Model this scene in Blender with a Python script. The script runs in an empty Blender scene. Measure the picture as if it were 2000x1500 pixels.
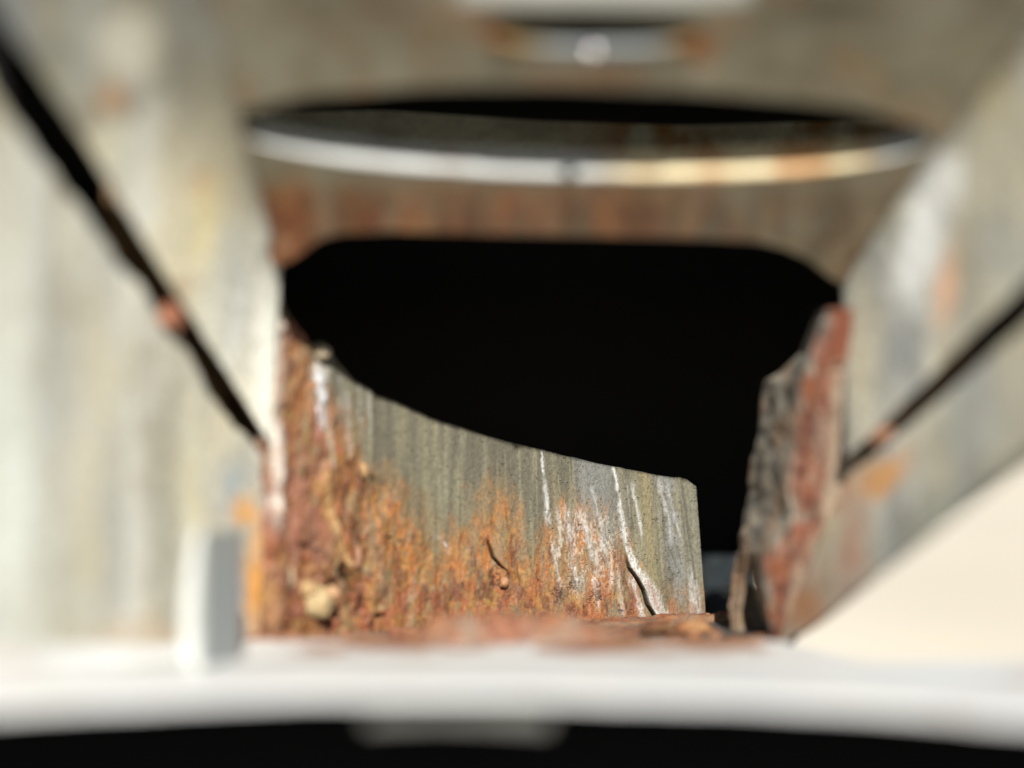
import bpy, bmesh, math, random
import numpy as np
from mathutils import Vector, noise as mnoise
from mathutils.geometry import delaunay_2d_cdt

# ------------------------------------------------------------------ camera, light
scene = bpy.context.scene
C = scene.collection
CM = 0.01
Z0 = 6.0                       # camera height above the concrete ledge, in centimetres

cam_d = bpy.data.cameras.new("camera")
cam = bpy.data.objects.new("camera", cam_d)
C.objects.link(cam)
scene.camera = cam
cam.location = (0, 0, Z0 * CM)
cam.rotation_euler = (math.radians(90), 0, 0)
cam_d.lens = 72
cam_d.sensor_width = 36
cam_d.clip_start = 0.002
cam_d.clip_end = 400
cam_d.dof.use_dof = True
cam_d.dof.focus_distance = 0.2005
cam_d.dof.aperture_fstop = 6.4

SUN = Vector((0.12, -1.0, 0.665)).normalized()       # towards the sun
sun_d = bpy.data.lights.new("sun", 'SUN')
sun_d.energy = 5.0
sun_d.angle = math.radians(0.55)
sun_d.color = (1.0, 0.97, 0.915)
sun = bpy.data.objects.new("sun", sun_d)
C.objects.link(sun)
sun.rotation_euler = SUN.to_track_quat('Z', 'Y').to_euler()
sun.location = SUN * 2

world = bpy.data.worlds.new("World")
scene.world = world
world.use_nodes = True
wn = world.node_tree.nodes
bg = wn["Background"]
sky = wn.new("ShaderNodeTexSky")
sky.sky_type = 'NISHITA'
sky.sun_disc = False
sky.sun_elevation = math.asin(SUN.z)
sky.sun_rotation = math.atan2(SUN.x, SUN.y)
world.node_tree.links.new(sky.outputs[0], bg.inputs[0])
bg.inputs[1].default_value = 0.05

scene.view_settings.view_transform = 'Standard'
scene.view_settings.look = 'None'
scene.view_settings.exposure = 1.42
scene.view_settings.gamma = 1.0
scene.view_settings.use_curve_mapping = False

# ------------------------------------------------------------------ helpers
K = 0.00025
def W(px, py, d):
    """a point of the place (cm) d cm in front of the lens"""
    return np.array([(px - 1000) * K * d, d, (750 - py) * K * d])

def lerp(a, b, t):
    return a + (b - a) * t
def sstep(a, b, x):
    t = np.clip((x - a) / (b - a), 0, 1)
    return t * t * (3 - 2 * t)

def hash2(ix, iy, seed):
    h = (ix.astype(np.int64) * 374761393 + iy.astype(np.int64) * 668265263 + seed * 974634777) & 0xFFFFFFFF
    h = ((h ^ (h >> 13)) * 1274126177) & 0xFFFFFFFF
    h = ((h ^ (h >> 16)) * 2246822519) & 0xFFFFFFFF
    return ((h ^ (h >> 15)) & 0xFFFFFF) / float(0xFFFFFF)
def vnoise(x, y, seed=0):
    ix, iy = np.floor(x), np.floor(y)
    fx, fy = x - ix, y - iy
    fx = fx * fx * fx * (fx * (fx * 6 - 15) + 10)
    fy = fy * fy * fy * (fy * (fy * 6 - 15) + 10)
    a = hash2(ix, iy, seed); b = hash2(ix + 1, iy, seed)
    c = hash2(ix, iy + 1, seed); d = hash2(ix + 1, iy + 1, seed)
    return lerp(lerp(a, b, fx), lerp(c, d, fx), fy)
def fbm(x, y, seed=0, octv=4):
    s, a, t = 0, 0.5, 0
    for k in range(octv):
        s = s + a * vnoise(x * 2 ** k + 17.3 * k, y * 2 ** k - 9.1 * k, seed + k)
        t += a
        a *= 0.55
    return s / t
def blob(px, py, cx, cy, rx, ry, ang=0, hard=0.5):
    c, s = math.cos(math.radians(ang)), math.sin(math.radians(ang))
    dx, dy = px - cx, py - cy
    u = (dx * c + dy * s) / rx
    v = (-dx * s + dy * c) / ry
    return 1 - sstep(hard, 1.0, np.sqrt(u * u + v * v))
def line_x(py, pts):
    """x of a polyline at height py; pts sorted by y"""
    return np.interp(py, [p[1] for p in pts], [p[0] for p in pts])

def mesh_from(name, verts_cm, faces, mat, parent=None, attrs=None, smooth=True):
    v = np.asarray(verts_cm, dtype=np.float64).copy()
    v[:, 2] += Z0
    v *= CM
    me = bpy.data.meshes.new(name)
    if isinstance(faces, np.ndarray):
        nf, k = faces.shape
        me.vertices.add(len(v)); me.vertices.foreach_set("co", v.astype(np.float32).ravel())
        me.loops.add(nf * k); me.loops.foreach_set("vertex_index", faces.astype(np.int32).ravel())
        me.polygons.add(nf); me.polygons.foreach_set("loop_start", np.arange(0, nf * k, k, dtype=np.int32))
        me.update(calc_edges=True); me.validate()
    else:
        me.from_pydata([tuple(p) for p in v], [], faces)
        me.update()
    for key, val in (attrs or {}).items():
        if key == "skin":
            a = me.attributes.new(key, 'FLOAT_COLOR', 'POINT')
            cc = np.ones((len(v), 4), dtype=np.float32); cc[:, :3] = np.asarray(val).reshape(-1, 3)
            a.data.foreach_set("color", cc.ravel())
        else:
            a = me.attributes.new(key, 'FLOAT', 'POINT')
            a.data.foreach_set("value", np.asarray(val, dtype=np.float32).ravel())
    if smooth:
        me.polygons.foreach_set("use_smooth", np.ones(len(me.polygons), dtype=bool))
    o = bpy.data.objects.new(name, me)
    C.objects.link(o)
    me.materials.append(mat)
    if parent is not None:
        o.parent = parent
    return o

def grid_normals(P, eye=True):
    du = np.gradient(P, axis=1); dv = np.gradient(P, axis=0)
    n = np.cross(du, dv)
    n /= np.linalg.norm(n, axis=2, keepdims=True) + 1e-12
    if eye:
        flip = (n * P).sum(axis=2).mean() > 0
        if flip:
            n = -n
    return n

def sheet(name, P, thick, mat, parent=None, attrs=None, disp=None, n=None, edge=None):
    """a bent sheet of metal: front grid P (rows, cols, 3) with a real back face and edges"""
    nr, nc = P.shape[:2]
    if n is None:
        n = grid_normals(P)
    F = P + n * disp[..., None] if disp is not None else P
    B = P - n * thick
    idx = np.arange(nr * nc).reshape(nr, nc)
    q = np.stack([idx[:-1, :-1], idx[:-1, 1:], idx[1:, 1:], idx[1:, :-1]], axis=-1).reshape(-1, 4)
    fn = np.cross(P[0, 1] - P[0, 0], P[1, 1] - P[0, 0])
    if (fn * n[0, 0]).sum() < 0:
        q = q[:, ::-1]
    m = nr * nc
    per = np.concatenate([idx[0, :], idx[1:, -1], idx[-1, -2::-1], idx[-2:0:-1, 0]])
    nx = np.roll(per, -1)
    k_ = len(per); i_ = np.arange(k_); j_ = np.roll(i_, -1)
    side = np.stack([i_, i_ + k_, j_ + k_, j_], axis=-1) + 2 * m
    faces = np.concatenate([q, q[:, ::-1] + m, side])
    Ff, Bf = F.reshape(-1, 3), B.reshape(-1, 3)
    V = np.concatenate([Ff, Bf, Ff[per], Bf[per]])
    at = {}
    for k, v in (attrs or {}).items():
        v = v.reshape(m, -1)
        at[k] = np.concatenate([v, v, v[per], v[per]])
    o = mesh_from(name, V, faces, mat, parent, at)
    if edge is not None:
        o.data.materials.append(edge)
        mi = np.zeros(len(faces), dtype=np.int32); mi[2 * len(q):] = 1
        o.data.polygons.foreach_set("material_index", mi)
    return o

def ruled(curve_a, curve_b, nu, nv):
    """surface between two 3-D polylines"""
    def res(c):
        c = np.asarray(c); s = np.concatenate([[0], np.cumsum(np.linalg.norm(np.diff(c, axis=0), axis=1))])
        t = np.linspace(0, s[-1], nu)
        return np.stack([np.interp(t, s, c[:, k]) for k in range(3)], axis=-1)
    a, b = res(curve_a), res(curve_b)
    t = np.linspace(0, 1, nv)[:, None, None]
    return a[None] * (1 - t) + b[None] * t

def bent(curve_a, curve_b, nu, nv, inward, reach=0.45):
    """like ruled(), but the sheet leaves curve_a tangentially, turning through a soft bend"""
    R = ruled(curve_a, curve_b, nu, 2)
    a, b = R[0], R[1]
    ai = a + np.asarray(inward)
    c = a + (b - a) * reach
    rows = []
    k1 = nv // 2
    for t in np.linspace(0, 1, k1):
        rows.append((1 - t) ** 2 * ai + 2 * t * (1 - t) * a + t * t * c)
    for t in np.linspace(0, 1, nv - k1 + 1)[1:]:
        rows.append(c + (b - c) * t)
    return np.array(rows)

def pix(P):
    return 1000 + P[..., 0] / (K * P[..., 1]), 750 - P[..., 2] / (K * P[..., 1])

def empty(name, loc_cm, label, cat, group=None):
    o = bpy.data.objects.new(name, None)
    C.objects.link(o)
    o.location = (0, 0, 0)
    o.empty_display_size = 0.01
    o["label"] = label; o["category"] = cat
    if group:
        o["group"] = group
    return o

def rough_lump(name, c, r, mat, parent=None, seed=0, amp=0.35, freq=1.6, sub=3, attrs=None, rot=0):
    bm = bmesh.new()
    bmesh.ops.create_icosphere(bm, subdivisions=sub, radius=1)
    off = Vector((seed * 3.7, seed * 1.3, -seed * 2.1))
    vs = []
    cr, sr = math.cos(rot), math.sin(rot)
    for v in bm.verts:
        k = 1 + amp * (mnoise.fractal(v.co * freq + off, 1.0, 2.0, 4)) + amp * 0.5 * mnoise.noise(v.co * freq * 3 + off)
        p = v.co * k
        x, y, z = p.x * r[0], p.y * r[1], p.z * r[2]
        vs.append((c[0] + x * cr - z * sr, c[1] + y, c[2] + x * sr + z * cr))
    fs = np.array([[l.vert.index for l in f.loops] for f in bm.faces])
    bm.verts.index_update()
    bm.free()
    at = {k: np.full(len(vs), v) for k, v in (attrs or {}).items()}
    return mesh_from(name, np.array(vs), fs, mat, parent, at)

# ------------------------------------------------------------------ materials
def weathered(name, zinc_a, zinc_b, stain, rough=0.5, metal=0.25, streak=(5.0, 5.0, 0.45), bump=0.35,
              rust_bias=0.0, grain=1.0, use_attr=True, rust_mix=None, spec=0.25, white_a=(0.40, 0.41, 0.41), white_b=(0.46, 0.42, 0.33), bdist=0.00018, gain_=0.5):
    """zinc skin with run streaks, rust and white bloom; masks come from point attributes plus noise"""
    m = bpy.data.materials.new(name)
    m.use_nodes = True
    nt = m.node_tree; N = nt.nodes; L = nt.links
    bs = N["Principled BSDF"]
    def nd(t, **kw):
        x = N.new(t)
        for k, v in kw.items():
            setattr(x, k, v)
        return x
    def math_(op, a, b=None, clamp=False):
        x = nd("ShaderNodeMath", operation=op, use_clamp=clamp)
        for i, s in enumerate((a, b)):
            if s is None: continue
            if isinstance(s, (int, float)): x.inputs[i].default_value = s
            else: L.new(s, x.inputs[i])
        return x.outputs[0]
    def ramp(fac, stops, interp='LINEAR'):
        x = nd("ShaderNodeValToRGB"); x.color_ramp.interpolation = interp
        e = x.color_ramp.elements
        while len(e) < len(stops): e.new(0.5)
        for i, (p, c) in enumerate(stops):
            e[i].position = p; e[i].color = (*c, 1) if len(c) == 3 else c
        L.new(fac, x.inputs[0]); return x.outputs[0]
    def mix(f, a, b):
        x = nd("ShaderNodeMix", data_type='RGBA')
        if isinstance(f, (int, float)): x.inputs[0].default_value = f
        else: L.new(f, x.inputs[0])
        for i, s in ((6, a), (7, b)):
            if isinstance(s, tuple): x.inputs[i].default_value = (*s, 1)
            else: L.new(s, x.inputs[i])
        return x.outputs[2]
    tc = nd("ShaderNodeTexCoord")
    mp = nd("ShaderNodeMapping"); mp.inputs["Scale"].default_value = (100, 100, 100)
    L.new(tc.outputs["Object"], mp.inputs[0])
    co = mp.outputs[0]
    ms = nd("ShaderNodeMapping"); ms.inputs["Scale"].default_value = streak
    L.new(co, ms.inputs[0])
    def noi(vec, scale, detail=4, rgh=0.6, dist=0.0):
        x = nd("ShaderNodeTexNoise"); x.inputs["Scale"].default_value = scale
        x.inputs["Detail"].default_value = detail; x.inputs["Roughness"].default_value = rgh
        x.inputs["Distortion"].default_value = dist
        L.new(vec, x.inputs["Vector"]); return x.outputs["Fac"]
    def attr(nm):
        x = nd("ShaderNodeAttribute"); x.attribute_name = nm; return x.outputs["Fac"]
    s1 = noi(ms.outputs[0], 0.55, 3)
    s2 = noi(ms.outputs[0], 1.7, 3, 0.65, 0.3)
    fine = noi(co, 38, 3, 0.7)
    med = noi(co, 9, 5, 0.65)
    big = noi(co, 2.2, 4, 0.6)
    # fine vertical grain
    mg = nd("ShaderNodeMapping"); mg.inputs["Scale"].default_value = (30, 30, 9)
    L.new(co, mg.inputs[0])
    vg = noi(mg.outputs[0], 1.0, 4, 0.7)
    z = mix(ramp(s1, [(0.36, (0, 0, 0)), (0.62, (1, 1, 1))]), zinc_a, zinc_b)
    z = mix(math_('MULTIPLY', ramp(s2, [(0.45, (0, 0, 0)), (0.7, (1, 1, 1))]), 0.7), z, stain)
    g = math_('ADD', math_('MULTIPLY', math_('SUBTRACT', fine, 0.5), 0.9 * grain),
              math_('MULTIPLY', math_('SUBTRACT', vg, 0.5), 1.1 * grain))
    gain = math_('ADD', 1.0, g)
    hv = nd("ShaderNodeVectorMath", operation='SCALE'); L.new(z, hv.inputs[0]); L.new(gain, hv.inputs[3])
    zc = hv.outputs[0]
    rc = ramp(math_('ADD', math_('MULTIPLY', med, 0.55), math_('ADD', math_('MULTIPLY', vg, 0.25), math_('MULTIPLY', big, 0.2))),
              [(0.34, (0.045, 0.014, 0.009)), (0.43, (0.15, 0.045, 0.024)), (0.49, (0.27, 0.092, 0.034)),
               (0.55, (0.33, 0.15, 0.048)), (0.64, (0.38, 0.235, 0.105))])
    rc = mix(math_('MULTIPLY', ramp(noi(ms.outputs[0], 0.9, 4, 0.6, 0.4), [(0.42, (0, 0, 0)), (0.66, (1, 1, 1))]), 0.55), rc, (0.24, 0.175, 0.085))
    if use_attr:
        rust, white, dark, tint = attr("rust"), attr("white"), attr("dark"), attr("tint")
        rc = mix(tint, rc, ramp(math_('ADD', math_('MULTIPLY', med, 0.6), math_('MULTIPLY', fine, 0.4)),
                 [(0.34, (0.075, 0.022, 0.016)), (0.5, (0.24, 0.082, 0.054)), (0.66, (0.40, 0.20, 0.13))]))
        rm = math_('ADD', rust, math_('MULTIPLY', math_('SUBTRACT', math_('ADD', math_('MULTIPLY', vg, 0.6), math_('MULTIPLY', med, 0.4)), 0.5), 1.5))
        rm = ramp(math_('ADD', rm, rust_bias), [(0.25, (0, 0, 0)), (0.8, (1, 1, 1))])
        rm = math_('MULTIPLY', rm, ramp(rust, [(0.02, (0, 0, 0)), (0.2, (1, 1, 1))]))
        col = mix(rm, zc, rc)
        wm = math_('ADD', white, math_('MULTIPLY', math_('SUBTRACT', math_('ADD', math_('MULTIPLY', vg, 0.7), math_('MULTIPLY', fine, 0.3)), 0.5), 2.2))
        wm = ramp(wm, [(0.3, (0, 0, 0)), (1.0, (0.9, 0.9, 0.9))])
        wm = math_('MULTIPLY', wm, ramp(white, [(0.02, (0, 0, 0)), (0.15, (1, 1, 1))]))
        wc = mix(ramp(big, [(0.4, (0, 0, 0)), (0.6, (1, 1, 1))]), white_a, white_b)
        col = mix(wm, col, wc)
        col = mix(dark, col, (0.016, 0.008, 0.006))
    else:
        rm = ramp(math_('ADD', math_('MULTIPLY', s2, 0.5), math_('MULTIPLY', big, 0.5)), rust_mix or [(0.58, (0, 0, 0)), (0.68, (1, 1, 1))])
        col = mix(rm, zc, rc)
    gs = nd("ShaderNodeVectorMath", operation='SCALE'); L.new(col, gs.inputs[0]); gs.inputs[3].default_value = gain_
    L.new(gs.outputs[0], bs.inputs["Base Color"])
    L.new(math_('MULTIPLY', math_('SUBTRACT', 1.0, rm, True), metal), bs.inputs["Metallic"])
    L.new(math_('ADD', rough, math_('MULTIPLY', rm, 0.4), True), bs.inputs["Roughness"])
    bs.inputs["Specular IOR Level"].default_value = spec
    b = nd("ShaderNodeBump"); b.inputs["Strength"].default_value = bump; b.inputs["Distance"].default_value = bdist
    hh = math_('ADD', math_('MULTIPLY', med, math_('ADD', 0.3, rm)), math_('MULTIPLY', fine, 0.35))
    L.new(hh, b.inputs["Height"]); L.new(b.outputs[0], bs.inputs["Normal"])
    return m

M_wall = weathered("olive_zinc", (0.125, 0.115, 0.085), (0.19, 0.17, 0.12), (0.24, 0.21, 0.13), rough=0.6, metal=0.1)
M_cheek = weathered("pale_zinc", (0.29, 0.305, 0.305), (0.55, 0.54, 0.46), (0.50, 0.43, 0.25), rough=0.5, metal=0.15,
                    streak=(4.2, 4.2, 0.30), grain=0.3, bump=0.15, white_a=(0.68, 0.68, 0.66), white_b=(0.72, 0.66, 0.52))
M_hood = weathered("brown_zinc", (0.165, 0.15, 0.10), (0.23, 0.21, 0.15), (0.17, 0.12, 0.07), rough=0.6, metal=0.05, gain_=1.55,
                   streak=(3, 1.2, 1.2), grain=0.5, bump=0.3)
M_cut = weathered("rust_cut_edge", (0.16, 0.10, 0.05), (0.22, 0.12, 0.05), (0.12, 0.06, 0.03), rough=0.8, metal=0.0, use_attr=False, streak=(6, 6, 6), grain=.5)
M_base = weathered("white_base", (0.63, 0.64, 0.63), (0.68, 0.685, 0.665), (0.62, 0.60, 0.55), rough=0.55, metal=0.0,
                   streak=(1.2, 1.2, 1.2), grain=0.25, bump=0.2)
M_rust = weathered("scaled_rust", (0.2, 0.17, 0.12), (0.3, 0.25, 0.18), (0.36, 0.2, 0.1), rough=0.75, metal=0.0, bump=0.8)

def skin_mat(name, bump=0.5, dist=0.00012, rough=0.62, scale=3200, gscale=5200):
    """colour laid down per point (zinc, rust, bloom); nodes add sandy grain and fine relief"""
    m = bpy.data.materials.new(name); m.use_nodes = True
    nt = m.node_tree; N = nt.nodes; L = nt.links; bs = N["Principled BSDF"]
    at = N.new("ShaderNodeAttribute"); at.attribute_name = "skin"
    tc = N.new("ShaderNodeTexCoord")
    mp = N.new("ShaderNodeMapping"); mp.inputs["Scale"].default_value = (1, 1, 0.5); L.new(tc.outputs["Object"], mp.inputs[0])
    def noi(sc, det):
        n = N.new("ShaderNodeTexNoise"); n.inputs["Scale"].default_value = sc; n.inputs["Detail"].default_value = det
        n.inputs["Roughness"].default_value = 0.7; L.new(mp.outputs[0], n.inputs["Vector"]); return n.outputs["Fac"]
    a, b = noi(gscale, 3), noi(scale * 0.4, 5)
    g = N.new("ShaderNodeMapRange"); g.inputs[1].default_value = 0.25; g.inputs[2].default_value = 0.75
    g.inputs[3].default_value = 0.28; g.inputs[4].default_value = 0.74; L.new(a, g.inputs[0])
    h = N.new("ShaderNodeVectorMath"); h.operation = 'SCALE'; L.new(at.outputs["Color"], h.inputs[0]); L.new(g.outputs[0], h.inputs[3])
    L.new(h.outputs[0], bs.inputs["Base Color"])
    bs.inputs["Roughness"].default_value = rough
    bs.inputs["Specular IOR Level"].default_value = 0.22
    bp = N.new("ShaderNodeBump"); bp.inputs["Strength"].default_value = bump; bp.inputs["Distance"].default_value = dist
    ad = N.new("ShaderNodeMath"); ad.operation = 'ADD'; L.new(a, ad.inputs[0]); L.new(b, ad.inputs[1])
    L.new(ad.outputs[0], bp.inputs["Height"]); L.new(bp.outputs[0], bs.inputs["Normal"])
    return m
M_skin = skin_mat("weathered_skin")
M_zinc = skin_mat("weathered_zinc_skin", 0.25, 0.0001, 0.5, 1500, 3000)

def plain(name, col, rough=0.8, metal=0.0, var=0.4, scale=900, gain_=0.5):
    col = tuple(c * gain_ for c in col)
    m = bpy.data.materials.new(name); m.use_nodes = True
    nt = m.node_tree; bs = nt.nodes["Principled BSDF"]
    tc = nt.nodes.new("ShaderNodeTexCoord")
    n = nt.nodes.new("ShaderNodeTexNoise"); n.inputs["Scale"].default_value = scale; n.inputs["Detail"].default_value = 5
    nt.links.new(tc.outputs["Object"], n.inputs["Vector"])
    r = nt.nodes.new("ShaderNodeValToRGB")
    r.color_ramp.elements[0].position = 0.3; r.color_ramp.elements[1].position = 0.7
    r.color_ramp.elements[0].color = (*[c * (1 - var) for c in col], 1)
    r.color_ramp.elements[1].color = (*[min(1, c * (1 + var)) for c in col], 1)
    nt.links.new(n.outputs["Fac"], r.inputs[0]); nt.links.new(r.outputs[0], bs.inputs["Base Color"])
    bs.inputs["Roughness"].default_value = rough; bs.inputs["Metallic"].default_value = metal
    b = nt.nodes.new("ShaderNodeBump"); b.inputs["Strength"].default_value = 0.3; b.inputs["Distance"].default_value = 0.0003
    nt.links.new(n.outputs["Fac"], b.inputs["Height"]); nt.links.new(b.outputs[0], bs.inputs["Normal"])
    return m
M_dark = plain("shade_dark_steel", (0.022, 0.020, 0.017), 0.85)  # near-black: the cavity's deep shade is put into the colour
M_inner = plain("dull_zinc", (0.30, 0.29, 0.21), 0.7, var=0.12, scale=120)
M_blue = plain("skylight_blue_grey", (0.62, 0.72, 0.76), 0.6)
M_blue2 = weathered("blue_grey_skin", (0.30, 0.345, 0.355), (0.38, 0.405, 0.40), (0.42, 0.38, 0.28), rough=0.5, metal=0.1, streak=(3, 3, .5), grain=0.3, bump=.15)
M_black = plain("shade_black", (0.0025, 0.0025, 0.0027), 0.7)  # deep shade under the base plate, put into the colour
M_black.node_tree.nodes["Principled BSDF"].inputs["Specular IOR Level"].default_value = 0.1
M_concrete = plain("pale_concrete", (0.74, 0.65, 0.50), 0.9, var=0.22, scale=3.2)
M_dark_ground = plain("low_bounce_ground", (0.08, 0.078, 0.075), 0.9, var=0.3, scale=160)
M_tab = plain("grey_zinc", (0.08, 0.08, 0.066), 0.8)
M_lip = plain("dull_pale_zinc", (0.42, 0.42, 0.37), 0.6, var=0.1, scale=300)
M_drop = plain("bright_zinc", (0.85, 0.85, 0.82), 0.16, metal=1.0, var=0.05)
M_edge = plain("bare_zinc_edge", (0.66, 0.67, 0.63), 0.5, metal=0.0, var=0.12, scale=400)

# ------------------------------------------------------------------ setting
def box(name, x0, x1, y0, y1, z0, z1, mat, parent=None):
    v = [(x, y, z) for x in (x0, x1) for y in (y0, y1) for z in (z0, z1)]
    f = [(0, 1, 3, 2), (4, 6, 7, 5), (0, 4, 5, 1), (2, 3, 7, 6), (0, 2, 6, 4), (1, 5, 7, 3)]
    return mesh_from(name, np.array(v, float), f, mat, parent, smooth=False)

g = mesh_from("pavement", np.array([(-15000, 16.5, -6), (15000, 16.5, -6), (15000, 15000, -6), (-15000, 15000, -6)], float),
              [(0, 1, 2, 3)], M_concrete, smooth=False)
g["kind"] = "structure"
g = mesh_from("ground", np.array([(-15000, -15000, -6), (15000, -15000, -6), (15000, 16.5, -6), (-15000, 16.5, -6)], float),
              [(0, 1, 2, 3)], M_dark_ground, smooth=False)  # unseen front ground, darkened to cut light bounced into the opening
g["kind"] = "structure"

shade_block = empty("under_lip_shade", None, "added near-black beam in deep shade under the pale base plate", "shade_block")  # added block, its blackness stands in for shade under the lip
box("shade_face", -14, 14, 15.2, 15.9, -5.7, -2.62, M_black, shade_block)
box("flange", -14, 14, 14.9, 15.99, -2.615, -2.40, M_black, shade_block)
box("flange", -14, 14, 14.9, 16.4, -6.0, -5.705, M_black, shade_block)

# ------------------------------------------------------------------ the housing
H = empty("metal_housing", None,
          "rusted galvanised steel housing with slotted hood over a dark corroded opening", "metal housing")

# --- inner wall: bent sheet that starts at the left fold and runs back to the right
D_PX = [505, 522, 540, 560, 600, 700, 850, 1000, 1200, 1378]
D_D = [17.92, 17.98, 18.08, 18.22, 18.42, 18.9, 19.4, 19.72, 20.05, 20.32]
nc = 860
pxs = np.linspace(508, 1377, nc)
ds = np.interp(pxs, D_PX, D_D)
kk = np.exp(-np.linspace(-2, 2, 41) ** 2); kk /= kk.sum()
dp = np.concatenate([np.full(20, ds[0]) - (np.arange(20, 0, -1)) * (ds[1] - ds[0]), ds, np.full(20, ds[-1]) + np.arange(1, 21) * (ds[-1] - ds[-2])])
ds = np.convolve(dp, kk, 'valid')
top_py = np.interp(pxs, [508, 530, 545, 575, 606, 616, 626, 640, 656, 690, 720, 740, 770, 800, 850, 900, 950, 1000, 1060, 1120, 1180, 1240, 1300, 1340, 1360, 1378],
                   [520, 560, 590, 628, 674, 678, 668, 674, 702, 738, 755, 768, 778, 792, 815, 830, 846, 859, 873, 887, 900, 911, 923, 930, 936, 950])  # top edge cut along the hood's shadow line, standing in for that shadow
top_py = top_py + 4.5 * sstep(640, 700, pxs) * (1 - sstep(1330, 1350, pxs)) + 3 * (fbm(pxs / 30, pxs * 0, 19, 3) - .5)
top_z = (750 - top_py) * K * ds
zs = np.linspace(0, 1, 620)
ZZ = -2.42 + (top_z[None] + 2.42) * zs[:, None]
xx = (pxs - 1000) * K * ds
P = np.zeros((len(zs), nc, 3))
P[..., 0] = xx[None]; P[..., 1] = ds[None]; P[..., 2] = ZZ
# the far edge leans a little
P[..., 0] += sstep(900, 1377, pxs)[None] * (-(ZZ + 2.2) * 0.075)
px, py = pix(P)
pxg = np.repeat(pxs[None], len(zs), 0)

def tint_(col, k, c):
    return col + (np.array(c) - col) * np.clip(k, 0, 1)[..., None]
X, Y = pxg, py
g1 = fbm(X / 6, Y / 22, 101, 4); g2 = fbm(X / 2.4, Y / 5, 102, 3); g3 = fbm(X / 17, Y / 55, 103, 4)
g4 = fbm(X / 48, Y / 80, 104, 4); g5 = fbm(X / 10, Y / 260, 105, 3); g6 = fbm(X / 28, Y / 400, 106, 3)
iso = fbm(X / 9, Y / 9, 107, 4); fine = fbm(X / 3.2, Y / 3.6, 108, 3)
left = 1 - sstep(640, 790, X)
yb_pts = [(508, 620), (545, 600), (560, 560), (600, 600), (640, 760), (690, 830), (720, 880), (745, 935), (775, 930), (800, 985), (850, 1015), (900, 1015),
          (930, 985), (955, 960), (975, 955), (1000, 965), (1018, 1010), (1045, 1075), (1062, 1015), (1075, 990), (1110, 975),
          (1140, 972), (1180, 1030), (1210, 1045), (1235, 1060), (1250, 1150), (1280, 1180), (1300, 1158), (1335, 1165), (1380, 1170)]
yb = np.interp(X + 12 * (g3 - 0.5), [p[0] for p in yb_pts], [p[1] for p in yb_pts])
dy = Y - yb + 75 * (g1 - 0.5) + 90 * (g4 - 0.5) + 60 * (g3 - .5) + 40 * (g2 - .5)
# zinc
col = np.zeros(P.shape) + np.array([0.098, 0.090, 0.062])
col = tint_(col, sstep(.42, .66, g6) * .9, (0.155, 0.142, 0.096))
col = tint_(col, sstep(.5, .7, g5) * .6, (0.20, 0.185, 0.115))
col = tint_(col, .7 * sstep(1120, 1150, X) * (1 - sstep(1195, 1225, X)), (0.17, 0.175, 0.165))
col = tint_(col, .8 * np.exp(-((X - 1278) / 13) ** 2), (0.22, 0.185, 0.095))
col = tint_(col, .7 * np.exp(-((X - 1322 - (Y - 1000) * .07) / 20) ** 2) * sstep(.3, .6, g1), (0.20, 0.205, 0.20))
col = tint_(col, .5 * sstep(1340, 1365, X), (0.16, 0.155, 0.12))
col = tint_(col, .5 * left * sstep(.4, .6, g5), (0.20, 0.19, 0.15))
# rust layers: ochre glaze, orange, red brown, dark scale
och = sstep(-60, 70, dy)
col = tint_(col, och * (0.55 + .35 * sstep(.3, .65, g2)), (0.20, 0.118, 0.045))
org = sstep(-10, 130, dy + 150 * (g3 - .5)) * sstep(.38, .60, .22 * g1 + .40 * g3 + .18 * iso + .2 * g2)
col = tint_(col, org * .85, (0.345, 0.125, 0.030))
redk = np.clip(sstep(1090, 1190, Y + 60 * (g4 - .5)) * (1 - sstep(1010, 1230, X) * .45) + 0.9 * left * sstep(640, 900, Y), 0, 1) * sstep(0, 60, dy)
red = redk * sstep(.40, .60, .5 * g3 + .5 * iso)
col = tint_(col, red * .85, (0.225, 0.064, 0.030))
pink = left * sstep(.46, .62, g4) * sstep(0, 60, dy) * (1 - sstep(600, 720, X))
col = tint_(col, pink * .7, (0.27, 0.115, 0.078))
yel = sstep(.56, .68, fbm(X / 22, Y / 45, 110, 4)) * sstep(20, 90, dy)
col = tint_(col, yel * .5, (0.30, 0.17, 0.04))
gry = sstep(.55, .68, fbm(X / 14, Y / 60, 111, 4)) * sstep(0, 80, dy) * (1 - .6 * left)
col = tint_(col, gry * .65, (0.155, 0.125, 0.078))
brn = sstep(.55, .66, fbm(X / 13, Y / 34, 112, 5)) * sstep(10, 90, dy)
col = tint_(col, brn * .75, (0.105, 0.036, 0.018))
col = tint_(col, sstep(.62, .75, fine) * och * .45, (0.36, 0.19, 0.07))
# pale diagonal ridge on the left, ochre
rl = line_x(Y, [(634, 880), (640, 960), (655, 1040), (676, 1100), (684, 1120)])
col = tint_(col, np.exp(-((X - rl) / 9) ** 2) * sstep(900, 960, Y) * (1 - sstep(1105, 1130, Y)) * .85, (0.40, 0.24, 0.10))
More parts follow.
